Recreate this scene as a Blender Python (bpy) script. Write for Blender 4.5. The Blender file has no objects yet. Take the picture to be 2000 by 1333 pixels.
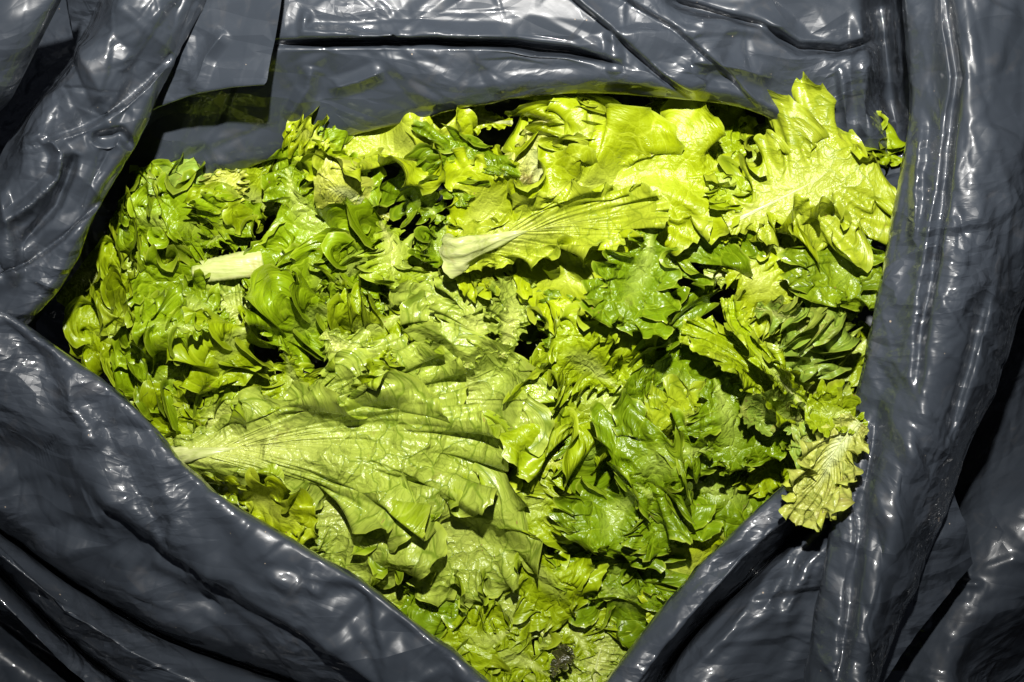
import bpy, math, time
import numpy as np
from mathutils import Vector

SC = bpy.context.scene
COL = SC.collection
T0 = time.time()

# ------------------------------------------------------------------ camera
CAM_H = 1.0
PX = 0.00035                                   # metres per photograph pixel on the plane z = 0
cam = bpy.data.cameras.new('camera'); cam_o = bpy.data.objects.new('camera', cam); COL.objects.link(cam_o)
cam_o.location = (0, 0, CAM_H)
cam.sensor_width = 36; cam.lens = 36 * CAM_H / (2000 * PX)
cam.clip_start = 0.01; cam.clip_end = 20
SC.camera = cam_o

# ------------------------------------------------------------------ world: a dim night surround
w = bpy.data.worlds.new('World'); SC.world = w; w.use_nodes = True
w.node_tree.nodes['Background'].inputs[0].default_value = (0.55, 0.62, 0.8, 1)
w.node_tree.nodes['Background'].inputs[1].default_value = 0.05

# ------------------------------------------------------------------ the photographer's flash
fl = bpy.data.lights.new('camera_flash', 'SPOT')
fl.energy = 150; fl.shadow_soft_size = 0.016; fl.color = (1.0, 0.97, 0.92)
fl.spot_size = math.radians(57); fl.spot_blend = 1.0
fl_o = bpy.data.objects.new('camera_flash', fl); COL.objects.link(fl_o)
fl_o.location = (0.0, 0.40, 1.13)
fl_o.rotation_euler = (Vector((0.0, 0.17, 0.0)) - fl_o.location).to_track_quat('-Z', 'Y').to_euler()

SC.view_settings.view_transform = 'Standard'; SC.view_settings.look = 'None'
SC.view_settings.exposure = 0.0; SC.view_settings.gamma = 1.0
SC.cycles.max_bounces = 6; SC.cycles.diffuse_bounces = 2; SC.cycles.glossy_bounces = 3
SC.cycles.transmission_bounces = 4; SC.cycles.transparent_max_bounces = 4

# ------------------------------------------------------------------ small maths
def to_world(px, py, z):
    """the point at height z that stands where the photograph shows pixel px, py"""
    px = np.asarray(px, float); py = np.asarray(py, float); z = np.asarray(z, float)
    k = PX * (1 - z / CAM_H)
    return np.stack([(px - 1000) * k, -(py - 666.5) * k, z + 0 * px], -1)

def smooth_noise(shape, cells, rng):
    gy, gx = max(2, int(cells[0]) + 3), max(2, int(cells[1]) + 3)
    g = rng.standard_normal((gy, gx))
    def w(t):
        i = np.floor(t).astype(int); f = t - i
        return i, [(1-f)**3/6, (3*f**3-6*f**2+4)/6, (-3*f**3+3*f**2+3*f+1)/6, f**3/6]
    iy, by = w(np.linspace(0, gy - 3.001, shape[0])); ix, bx = w(np.linspace(0, gx - 3.001, shape[1]))
    rows = sum(b[:, None] * g[np.clip(iy + k, 0, gy - 1)] for k, b in enumerate(by))
    return 1.8 * sum(b[None, :] * rows[:, np.clip(ix + k, 0, gx - 1)] for k, b in enumerate(bx))

def upsample(P, n, m):
    def ax(Q, n):
        t = np.linspace(0, Q.shape[0] - 1, n); i = np.clip(np.floor(t).astype(int), 0, Q.shape[0] - 2); f = (t - i)[:, None, None]
        g = lambda k: Q[np.clip(i + k, 0, Q.shape[0] - 1)]
        p0, p1, p2, p3 = g(-1), g(0), g(1), g(2)
        return p1 + 0.5*f*(p2 - p0 + f*(2*p0 - 5*p1 + 4*p2 - p3 + f*(3*(p1 - p2) + p3 - p0)))
    return ax(ax(P, n).transpose(1, 0, 2), m).transpose(1, 0, 2)

def relax(P, R, grow, iters, bend=0.15, tgt=None, pinw=0.0, flat=1.0, shear=0.35, weld=None):
    """let a sheet P whose rest shape R has grown by the factors in grow buckle into ruffles or creases"""
    sets = []; S = slice; gu, gv = grow
    def add(s0, s1, k, g):
        sets.append((s0, s1, np.linalg.norm(R[s1] - R[s0], axis=-1) * 0.5 * (g[s0] + g[s1]), k))
    add((S(0, -1), S(None)), (S(1, None), S(None)), 1.0, gu)
    add((S(None), S(0, -1)), (S(None), S(1, None)), 1.0, gv)
    for s0, s1 in (((S(0, -1), S(0, -1)), (S(1, None), S(1, None))), ((S(1, None), S(0, -1)), (S(0, -1), S(1, None)))):
        a = np.linalg.norm(R[1:, :-1] - R[:-1, :-1], axis=-1); b = np.linalg.norm(R[:-1, 1:] - R[:-1, :-1], axis=-1)
        ga = 0.5 * (gu[s0] + gu[s1]); gb = 0.5 * (gv[s0] + gv[s1])
        d0 = np.linalg.norm(R[s1] - R[s0], axis=-1)
        sets.append((s0, s1, np.sqrt(np.maximum(d0**2 + (ga**2 - 1)*a**2 + (gb**2 - 1)*b**2, 1e-14)), shear))
    if bend > 0:
        add((S(0, -2), S(None)), (S(2, None), S(None)), bend, gu)
        add((S(None), S(0, -2)), (S(None), S(2, None)), bend, gv)
    W = np.zeros(P.shape[:2])
    for s0, s1, d, k in sets: W[s0] += k; W[s1] += k
    W = (0.88 / W)[..., None]; V = np.zeros_like(P)
    for it in range(iters):
        Cc = np.zeros_like(P)
        for s0, s1, d, k in sets:
            D = P[s1] - P[s0]; l = np.sqrt((D * D).sum(-1)) + 1e-12
            c = (k * 0.5 * (l - d) / l)[..., None] * D
            Cc[s0] += c; Cc[s1] -= c
        V = 0.85 * V + Cc * W; P = P + V
        if tgt is not None: P = P + pinw * (tgt - P)
        if weld is not None: P[:, 0] = weld
        if flat != 1.0: P[..., 2] *= flat
    return P

# ------------------------------------------------------------------ mesh from a grid
def grid_faces(n, k, flip=False):
    idx = np.arange(n * k).reshape(n, k)
    f = np.stack([idx[:-1, :-1], idx[1:, :-1], idx[1:, 1:], idx[:-1, 1:]], -1).reshape(-1, 4)
    return f[:, ::-1] if flip else f

def mesh_from(V, F, name, mat, uv=None, attrs=None):
    me = bpy.data.meshes.new(name)
    me.vertices.add(len(V)); me.vertices.foreach_set('co', V.astype(np.float32).ravel())
    me.loops.add(F.size); me.polygons.add(len(F))
    fi = np.ascontiguousarray(F).astype(np.int32).ravel()
    me.loops.foreach_set('vertex_index', fi)
    me.polygons.foreach_set('loop_start', np.arange(0, F.size, F.shape[1], dtype=np.int32))
    me.polygons.foreach_set('loop_total', np.full(len(F), F.shape[1], np.int32))
    me.polygons.foreach_set('use_smooth', np.ones(len(F), bool))
    me.update(); me.validate()
    if uv is not None and len(me.loops) == len(fi):
        l = me.uv_layers.new(name='flat'); l.data.foreach_set('uv', uv[fi].astype(np.float32).ravel())
    for k, v in (attrs or {}).items():
        a = me.attributes.new(k, 'FLOAT', 'POINT'); a.data.foreach_set('value', v.astype(np.float32).ravel())
    if mat: me.materials.append(mat)
    return me

def link(me, name, parent=None, label=None, cat=None, group=None, kind=None):
    o = bpy.data.objects.new(name, me); COL.objects.link(o)
    if parent is not None: o.parent = parent
    if label: o['label'] = label
    if cat: o['category'] = cat
    if group: o['group'] = group
    if kind: o['kind'] = kind
    return o

# ------------------------------------------------------------------ materials
class NT:
    def __init__(s, name):
        s.m = bpy.data.materials.new(name); s.m.use_nodes = True; s.t = s.m.node_tree; s.t.nodes.clear()
    def n(s, typ, props=None, **inp):
        nd = s.t.nodes.new(typ)
        for k, v in (props or {}).items(): setattr(nd, k, v)
        for k, v in inp.items():
            key = int(k[1:]) if k[0] == 'i' and k[1:].isdigit() else k.replace('_', ' ')
            if isinstance(v, bpy.types.NodeSocket): s.t.links.new(v, nd.inputs[key])
            else: nd.inputs[key].default_value = v
        return nd
    def mix(s, f, a, b, mode='MIX'):
        nd = s.t.nodes.new('ShaderNodeMix'); nd.data_type = 'RGBA'; nd.blend_type = mode
        for sock, v in ((nd.inputs[0], f), (nd.inputs[6], a), (nd.inputs[7], b)):
            if isinstance(v, bpy.types.NodeSocket): s.t.links.new(v, sock)
            else: sock.default_value = v if sock.type != 'RGBA' or len(v) == 4 else (*v, 1)
        return nd.outputs[2]
    def math(s, op, a, b=None, c=None, clamp=False):
        nd = s.t.nodes.new('ShaderNodeMath'); nd.operation = op; nd.use_clamp = clamp
        for i, v in enumerate((a, b, c)):
            if v is None: continue
            if isinstance(v, bpy.types.NodeSocket): s.t.links.new(v, nd.inputs[i])
            else: nd.inputs[i].default_value = v
        return nd.outputs[0]
    def ramp(s, f, stops):
        nd = s.t.nodes.new('ShaderNodeMapRange'); nd.clamp = True
        s.t.links.new(f, nd.inputs[0])
        for i, v in enumerate(stops): nd.inputs[i + 1].default_value = v
        return nd.outputs[0]

def film_material():
    t = NT('grey bag film')
    pos = t.n('ShaderNodeTexCoord').outputs['Object']
    big = t.n('ShaderNodeTexNoise', None, Vector=pos, Scale=9.0, Detail=3.0).outputs[0]
    fine = t.n('ShaderNodeTexNoise', None, Vector=pos, Scale=160.0, Detail=4.0, Roughness=0.65).outputs[0]
    smear = t.n('ShaderNodeTexNoise', None, Vector=pos, Scale=35.0, Detail=5.0, Distortion=1.5).outputs[0]
    # dust grains
    vor = t.n('ShaderNodeTexVoronoi', None, Vector=pos, Scale=95.0, Randomness=1.0)
    sepc = t.n('ShaderNodeSeparateColor', None, i0=vor.outputs['Color'])
    rad = t.math('MULTIPLY', sepc.outputs[0], 0.07)
    pick = t.math('LESS_THAN', sepc.outputs[1], 0.30)
    dust = t.math('MULTIPLY', t.math('LESS_THAN', vor.outputs['Distance'], rad), pick)
    base = t.mix(t.ramp(big, (0.3, 0.7, 0, 1)), (0.034, 0.042, 0.054), (0.046, 0.055, 0.070))
    base = t.mix(t.math('MULTIPLY', t.ramp(smear, (0.60, 0.78, 0, 1)), 0.16), base, (0.16, 0.14, 0.12))
    base = t.mix(t.math('MULTIPLY', dust, 0.8), base, (0.42, 0.34, 0.26))
    rough = t.math('ADD', t.ramp(smear, (0.35, 0.8, 0.36, 0.48)), t.math('MULTIPLY', dust, 0.4))
    # fine crackle of the film: shallow facets
    wob = t.n('ShaderNodeTexNoise', None, Vector=pos, Scale=10.0, Detail=1.0)
    wp = t.n('ShaderNodeVectorMath', {'operation': 'SCALE'}, i0=wob.outputs['Color'], Scale=0.05).outputs[0]
    wpos = t.n('ShaderNodeVectorMath', {'operation': 'ADD'}, i0=pos, i1=wp).outputs[0]
    # crumpled film: pyramids with flat flanks and sharp ridges, at three sizes, drawn out along different directions
    def facets(scale, rot, stretch):
        mp = t.n('ShaderNodeMapping', None, Vector=wpos, Rotation=rot, Scale=stretch)
        return t.n('ShaderNodeTexVoronoi', {'distance': 'MANHATTAN'}, Vector=mp.outputs[0], Scale=scale).outputs['Distance']
    fa = facets(13.0, (0.3, 0.5, 0.5), (1.0, 2.2, 1.0)); fb = facets(30.0, (0.9, 0.2, 1.4), (1.0, 1.9, 1.0)); fc = facets(85.0, (0.2, 1.1, 2.3), (1.0, 1.6, 1.0))
    where = t.ramp(t.n('ShaderNodeTexNoise', None, Vector=pos, Scale=9.0, Detail=1.0).outputs[0], (0.45, 0.64, 0.03, 1))
    hgt = t.math('ADD', t.math('MULTIPLY', fa, 0.5), t.math('MULTIPLY', t.math('ADD', t.math('MULTIPLY', fb, 0.5), t.math('MULTIPLY', fc, 0.13)), where))
    bmp = t.n('ShaderNodeBump', None, Strength=0.2, Distance=0.0003, Height=fine)
    bmp2 = t.n('ShaderNodeBump', None, Strength=0.8, Distance=0.0085, Height=hgt, Normal=bmp.outputs[0])
    p = t.n('ShaderNodeBsdfPrincipled', None, Base_Color=base, Roughness=rough, Normal=bmp2.outputs[0])
    p.inputs['Specular IOR Level'].default_value = 0.5
    p.inputs['Coat Weight'].default_value = 0.8; p.inputs['Coat Roughness'].default_value = 0.045
    t.t.links.new(bmp2.outputs[0], p.inputs['Coat Normal'])
    tr = t.n('ShaderNodeBsdfTranslucent', None, Color=(0.03, 0.035, 0.03, 1))
    mx = t.n('ShaderNodeMixShader', None, i0=0.08, i1=p.outputs[0], i2=tr.outputs[0])
    t.n('ShaderNodeOutputMaterial', None, Surface=mx.outputs[0])
    return t.m

def leaf_material(name, top, under, rib, gloss=0.3, wilt=0.0, vein_dark=0.5, bull=1.0, ribw=0.22):
    """top / under: blade colours of the two faces, rib: colour towards the midrib"""
    t = NT(name)
    uv = t.n('ShaderNodeUVMap', {'uv_map': 'flat'}).outputs[0]          # unrolled leaf, 1 = 10 cm
    rr = t.n('ShaderNodeAttribute', {'attribute_name': 'rim'}).outputs['Fac']     # 0 midrib .. 1 margin
    bb = t.n('ShaderNodeAttribute', {'attribute_name': 'along'}).outputs['Fac']   # 0 base .. 1 tip
    vv = t.n('ShaderNodeAttribute', {'attribute_name': 'ribs'}).outputs['Fac']    # lateral vein coordinate
    rnd = t.n('ShaderNodeObjectInfo').outputs['Random']
    back = t.n('ShaderNodeNewGeometry').outputs['Backfacing']
    off = t.n('ShaderNodeCombineXYZ', None, X=t.math('MULTIPLY', rnd, 37.0), Y=t.math('MULTIPLY', rnd, 91.0))
    uvr = t.n('ShaderNodeVectorMath', {'operation': 'ADD'}, i0=uv, i1=off.outputs[0]).outputs[0]
    wob = t.n('ShaderNodeTexNoise', None, Vector=uvr, Scale=5.0, Detail=2.0)
    wv = t.n('ShaderNodeVectorMath', {'operation': 'SCALE'}, i0=wob.outputs['Color'], Scale=0.16).outputs[0]
    uvw = t.n('ShaderNodeVectorMath', {'operation': 'ADD'}, i0=uvr, i1=wv).outputs[0]
    v1 = t.n('ShaderNodeTexVoronoi', {'feature': 'DISTANCE_TO_EDGE'}, Vector=uvw, Scale=7.5).outputs['Distance']
    v2 = t.n('ShaderNodeTexVoronoi', {'feature': 'DISTANCE_TO_EDGE'}, Vector=uvw, Scale=20.0).outputs['Distance']
    l1 = t.ramp(v1, (0.014, 0.052, 1, 0)); l2 = t.ramp(v2, (0.01, 0.06, 1, 0))
    # lateral veins, running out from the midrib and fading before the margin
    saw = t.math('PINGPONG', t.math('ADD', t.math('MULTIPLY', vv, 0.55), t.math('MULTIPLY', t.math('SUBTRACT', wob.outputs[0], 0.5), 0.5)), 0.5)
    l3 = t.math('MULTIPLY', t.ramp(saw, (0.0, 0.07, 1, 0)), t.ramp(rr, (0.15, 0.7, 0.45, 0)))
    vein = t.math('MAXIMUM', t.math('MAXIMUM', l1, t.math('MULTIPLY', l2, 0.5)), l3)
    big = t.n('ShaderNodeTexNoise', None, Vector=uvr, Scale=2.2, Detail=3.0).outputs[0]
    mott = t.n('ShaderNodeTexNoise', None, Vector=uvr, Scale=22.0, Detail=4.0).outputs[0]
    def shade(c, k): return tuple(min(1, x * k) for x in c)
    topc = t.mix(t.ramp(big, (0.3, 0.7, 0, 1)), shade(top, 0.75), shade(top, 1.3))
    undc = t.mix(t.ramp(big, (0.3, 0.7, 0, 1)), shade(under, 0.85), shade(under, 1.15))
    topc = t.mix(t.math('MULTIPLY', vein, 0.6), topc, shade(under, 1.3))
    undc = t.mix(t.math('MULTIPLY', vein, min(1, vein_dark * 1.1)), undc, (top[0]*0.38, top[1]*0.48, top[2]*0.4))
    col = t.mix(back, topc, undc)
    col = t.mix(t.math('MULTIPLY', t.ramp(mott, (0.35, 0.75, 0, 1)), 0.25), col, shade(top, 0.9))
    # paler towards the midrib and the base, thin yellow rim on the margin
    ribf = t.math('MULTIPLY', t.ramp(rr, (0.02, ribw, 1, 0)), t.ramp(bb, (0.25, 0.95, 1, 0.0)))
    col = t.mix(ribf, col, rib)
    col = t.mix(t.math('MULTIPLY', t.ramp(rr, (0.97, 1.0, 0, 1)), 0.6), col, (0.40, 0.48, 0.05))
    # brown bruises and soil specks
    br = t.n('ShaderNodeTexNoise', None, Vector=uvr, Scale=4.4, Detail=6.0, Roughness=0.7).outputs[0]
    brf = t.math('MULTIPLY', t.ramp(br, (0.63 - 0.12 * wilt, 0.74 - 0.1 * wilt, 0, 1)), 0.55 + 0.3 * wilt)
    col = t.mix(brf, col, (0.17, 0.12, 0.035))
    vs = t.n('ShaderNodeTexVoronoi', None, Vector=uvr, Scale=26.0)
    sc_ = t.n('ShaderNodeSeparateColor', None, i0=vs.outputs['Color'])
    spk = t.math('MULTIPLY', t.math('LESS_THAN', vs.outputs['Distance'], t.math('MULTIPLY', sc_.outputs[0], 0.16)), t.math('LESS_THAN', sc_.outputs[1], 0.13))
    col = t.mix(t.math('MULTIPLY', spk, 0.75), col, (0.24, 0.13, 0.05))
    # relief: blisters between sunken veins
    h1 = t.ramp(v1, (0.0, 0.35, 0, 1)); h2 = t.ramp(v2, (0.0, 0.4, 0, 1))
    hh = t.math('ADD', t.math('MULTIPLY', h1, 1.0), t.math('MULTIPLY', h2, 0.28))
    hh = t.math('ADD', hh, t.math('MULTIPLY', l3, 0.2))
    hh = t.math('ADD', hh, t.math('MULTIPLY', mott, 0.35))
    sg = t.math('SUBTRACT', 1.0, t.math('MULTIPLY', back, 2.0))
    b1 = t.n('ShaderNodeBump', None, Strength=0.9 * bull, Distance=0.0022, Height=hh)
    fine = t.n('ShaderNodeTexNoise', None, Vector=uvr, Scale=75.0, Detail=3.0).outputs[0]
    b2 = t.n('ShaderNodeBump', None, Strength=0.6, Distance=0.0008, Height=fine, Normal=b1.outputs[0])
    wet = t.n('ShaderNodeTexNoise', None, Vector=uvr, Scale=4.0, Detail=2.0).outputs[0]
    rough = t.ramp(wet, (0.35, 0.7, gloss - 0.04, gloss + 0.2))
    p = t.n('ShaderNodeBsdfPrincipled', None, Base_Color=col, Roughness=rough, Normal=b2.outputs[0])
    p.inputs['Specular IOR Level'].default_value = 0.5
    trc = t.mix(1.0, col, (1.0, 1.0, 0.35), 'MULTIPLY')
    tr = t.n('ShaderNodeBsdfTranslucent', None, Color=trc, Normal=b2.outputs[0])
    mx = t.n('ShaderNodeMixShader', None, i0=0.10, i1=p.outputs[0], i2=tr.outputs[0])
    t.n('ShaderNodeOutputMaterial', None, Surface=mx.outputs[0])
    return t.m

FILM = film_material()
LM = {
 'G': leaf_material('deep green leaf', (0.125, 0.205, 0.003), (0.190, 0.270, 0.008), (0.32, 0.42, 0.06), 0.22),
 'H': leaf_material('fresh green leaf', (0.175, 0.27, 0.003), (0.24, 0.33, 0.010), (0.36, 0.45, 0.07), 0.24),
 'M': leaf_material('mid green leaf', (0.235, 0.32, 0.003), (0.29, 0.365, 0.012), (0.40, 0.48, 0.09), 0.26),
 'Y': leaf_material('yellow green leaf', (0.30, 0.375, 0.004), (0.345, 0.41, 0.022), (0.43, 0.48, 0.08), 0.26, 0.0, 0.45, 0.6, 0.4),
 'U': leaf_material('pale underside leaf', (0.26, 0.355, 0.012), (0.33, 0.41, 0.055), (0.48, 0.54, 0.12), 0.20, 0.25, 0.65, 1.0, 0.45),
 'O': leaf_material('olive wilted leaf', (0.20, 0.30, 0.030), (0.27, 0.33, 0.04), (0.36, 0.40, 0.10), 0.32, 0.7),
 'P': leaf_material('pale yellow wilted leaf', (0.40, 0.44, 0.05), (0.44, 0.47, 0.09), (0.60, 0.66, 0.32), 0.34, 0.7, 0.5),
 'D': leaf_material('rotten brown leaf', (0.045, 0.05, 0.012), (0.07, 0.065, 0.025), (0.10, 0.09, 0.04), 0.3, 0.9),
}
def stem_material():
    t = NT('pale stem')
    pos = t.n('ShaderNodeTexCoord').outputs['Object']
    mp = t.n('ShaderNodeMapping', None, Vector=pos, Scale=(60.0, 400.0, 400.0))
    st = t.n('ShaderNodeTexNoise', None, Vector=mp.outputs[0], Scale=1.0, Detail=3.0).outputs[0]
    sp = t.n('ShaderNodeTexNoise', None, Vector=pos, Scale=90.0, Detail=4.0).outputs[0]
    c = t.mix(t.ramp(st, (0.3, 0.7, 0, 1)), (0.36, 0.42, 0.11), (0.50, 0.53, 0.22))
    c = t.mix(t.math('MULTIPLY', t.ramp(sp, (0.6, 0.75, 0, 1)), 0.5), c, (0.40, 0.28, 0.10))
    b = t.n('ShaderNodeBump', None, Strength=0.5, Distance=0.001, Height=st)
    p = t.n('ShaderNodeBsdfPrincipled', None, Base_Color=c, Roughness=0.35, Normal=b.outputs[0])
    t.n('ShaderNodeOutputMaterial', None, Surface=p.outputs[0])
    return t.m
STEM = stem_material()

# ------------------------------------------------------------------ the grey plastic bag
def resample(line, n):
    a = np.array(line, float); 
    d = np.r_[0, np.cumsum(np.hypot(*(a[1:, :2] - a[:-1, :2]).T))]
    t = np.linspace(0, d[-1], n)
    out = np.stack([np.interp(t, d, a[:, i]) for i in range(a.shape[1])], -1)
    k = max(1, n // 24); ker = np.ones(2*k+1) / (2*k+1)                       # round the corners a little
    pad = np.pad(out, ((k, k), (0, 0)), mode='reflect', reflect_type='odd')
    return np.stack([np.convolve(pad[:, i], ker, 'valid') for i in range(a.shape[1])], -1)

def off(line, dx, dy, z=None):
    return [(p[0] + dx, p[1] + dy) + ((p[2],) if z is None and len(p) > 2 else (z if z is not None else 0,)) for p in line]

def sheet_surface(lines, nu, nv):
    """lines: polylines (px, py, z) running along the sheet; interpolated across into a nu x nv grid in px, py, z"""
    A = np.stack([resample(l, nu) for l in lines], 1)                  # nu x L x 3
    d = np.sqrt((((A[:, 1:] - A[:, :-1]) * np.array([1, 1, 1 / PX])) ** 2).sum(-1)).mean(0)
    t = np.r_[0, np.cumsum(d)]; tt = np.linspace(0, t[-1], nv)
    # centripetal-like hermite across
    m = np.zeros_like(A)
    m[:, 1:-1] = ((A[:, 2:] - A[:, 1:-1]) / d[1:][None, :, None] * d[:-1][None, :, None] + (A[:, 1:-1] - A[:, :-2]) / d[:-1][None, :, None] * d[1:][None, :, None]) / (d[1:] + d[:-1])[None, :, None]
    m[:, 0] = (A[:, 1] - A[:, 0]) / d[0]; m[:, -1] = (A[:, -1] - A[:, -2]) / d[-1]
    i = np.clip(np.searchsorted(t, tt, 'right') - 1, 0, len(t) - 2); h = d[i]; f = ((tt - t[i]) / h)[None, :, None]; h = h[None, :, None]
    return A[:, i]*(2*f**3 - 3*f**2 + 1) + m[:, i]*h*(f**3 - 2*f**2 + f) + A[:, i+1]*(3*f**2 - 2*f**3) + m[:, i+1]*h*(f**3 - f**2)

def seg_dist(px, py, line):
    best = np.full(px.shape, 1e9); sgn = np.ones(px.shape); along = np.zeros(px.shape); tot = 0
    for (x0, y0), (x1, y1) in zip(line[:-1], line[1:]):
        dx, dy = x1 - x0, y1 - y0; L = math.hypot(dx, dy)
        t = np.clip(((px - x0)*dx + (py - y0)*dy) / L**2, 0, 1)
        ex, ey = px - x0 - t*dx, py - y0 - t*dy; d = np.hypot(ex, ey); s = np.sign(dx*ey - dy*ex)
        m = d < best; best[m] = d[m]; sgn[m] = s[m]; along[m] = (tot + t*L)[m]; tot += L
    return best, sgn * best, along / tot

def sheet(name, lines, nu, nv, seed, excess=(1.03, 1.03), noise=0.0035, pinw=0.02, folds=(), parent=None, bend=0.03, cells=(10, 8), lvl=(60, 40, 14), flip=False, crinkle=(40, .008, 0, 25, (14, 60), (60, 240))):
    rng = np.random.default_rng(seed)
    def target(n, m):
        Q = sheet_surface(lines, n, m); px, py, z = Q[..., 0], Q[..., 1], Q[..., 2].copy()
        for kind, line, h, wd in folds:
            d, sd, al = seg_dist(px, py, line); env = np.clip(np.minimum(al, 1 - al) * 6 + 0.05, 0, 1) ** 0.7
            if kind == 'valley': z += -h * np.exp(-(d / wd) ** 2) * env
            elif kind == 'ridge': z += h * np.clip(1 - d / wd, 0, 1) ** 1.3 * env
            else: z += h * np.where(sd > 0, np.exp(-np.abs(sd) / (wd * 6)), 0) * np.clip(sd / wd, 0, 1) * env   # step: proud on the right-hand side, sinking back
        return to_world(px, py, z)
    P = None
    for li, it in enumerate(lvl):
        k = 2 ** (len(lvl) - 1 - li); n, m = nu // k, nv // k
        T = target(n, m)
        tu = np.gradient(T, axis=0); tv = np.gradient(T, axis=1); N = np.cross(tu, tv); N /= np.linalg.norm(N, axis=-1, keepdims=True) + 1e-12
        if P is None:
            P = T + N * (0.6 * noise * smooth_noise((n, m), cells, rng))[..., None]
        else:
            P = upsample(P, n, m) + N * (noise * 0.06 / li * smooth_noise((n, m), (cells[0]*3.2*li, cells[1]*3.2*li), rng))[..., None]
        eu = excess[0] + 0.5 * (excess[0] - 1) * smooth_noise((n, m), (7, 7), rng); ev = excess[1] + 0.5 * (excess[1] - 1) * smooth_noise((n, m), (7, 7), rng)
        P = relax(P, T, (np.maximum(eu, 0.99), np.maximum(ev, 0.99)), it, bend=bend, tgt=T, pinw=pinw * (1 + 0.8 * li))
    # sharp random creases: straight tents whose flanks are flat facets, most of them along the sheet's pull
    n, m = P.shape[:2]; k = PX * (1 - P[..., 2] / CAM_H); px = P[..., 0] / k + 1000; py = 666.5 - P[..., 1] / k; dz = np.zeros((n, m))
    r2 = np.random.default_rng(seed + 500); cnt, amp, ang, spread, (wa, wb), (la, lb) = crinkle
    lo = np.maximum((px.min() - 50, py.min() - 50), -150); hi = np.minimum((px.max() + 50, py.max() + 50), (2150, 1480))
    for q in range(int(cnt * 4.6)):
        cx, cy = r2.uniform(lo[0], hi[0]), r2.uniform(lo[1], hi[1]); fine = q > cnt * 1.5
        a = math.radians(ang + (2.2 if fine else 1.1) * spread * r2.standard_normal()); asym = r2.uniform(0.2, 1)
        if fine: wd, ln = r2.uniform(9, 26), r2.uniform(20, 90); hh = amp * 0.20 * r2.uniform(0.3, 1)
        else: wd, ln = 1.5 * wa * (wb / wa) ** r2.random(), r2.uniform(la, lb); hh = amp * (wd / wb) ** 0.9 * r2.uniform(0.35, 1.1)
        hh *= 0.6 if fine else 0.5; hh *= 1 if r2.random() < 0.55 else -1; ca, sa = math.cos(a), math.sin(a); bend_ = r2.uniform(-0.15, 0.15)
        u = (px - cx)*ca + (py - cy)*sa; w_ = np.abs(u) < ln
        al = u[w_] / ln; d = -(px[w_]-cx)*sa + (py[w_]-cy)*ca + bend_ * np.abs(u[w_])
        taper = 1 - np.abs(al); ww = wd * (0.3 + 0.7 * taper)
        dz[w_] += hh * taper * np.clip(1 - np.where(d > 0, d, -d / asym) / ww, 0, 1)
    tu = np.gradient(P, axis=0); tv = np.gradient(P, axis=1); N = np.cross(tu, tv); N /= np.linalg.norm(N, axis=-1, keepdims=True) + 1e-12
    N *= np.where(N[..., 2:] < 0, -1, 1)
    for _ in range(6): N[1:-1, 1:-1] = (N[1:-1, 1:-1]*2 + N[:-2, 1:-1] + N[2:, 1:-1] + N[1:-1, :-2] + N[1:-1, 2:]) / 6
    tight = np.clip(N[..., 2], 0.15, 1); P = P + N * (dz * tight)[..., None]
    me = mesh_from(P.reshape(-1, 3), grid_faces(P.shape[0], P.shape[1], flip), name, FILM)
    return link(me, name, parent), P

bag = link(None, 'plastic_bag', label='open grey plastic refuse bag with wrinkled film, its rim folded outward around the lettuce', cat='plastic bag')
bag.location = (0, 0, 0)

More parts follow.
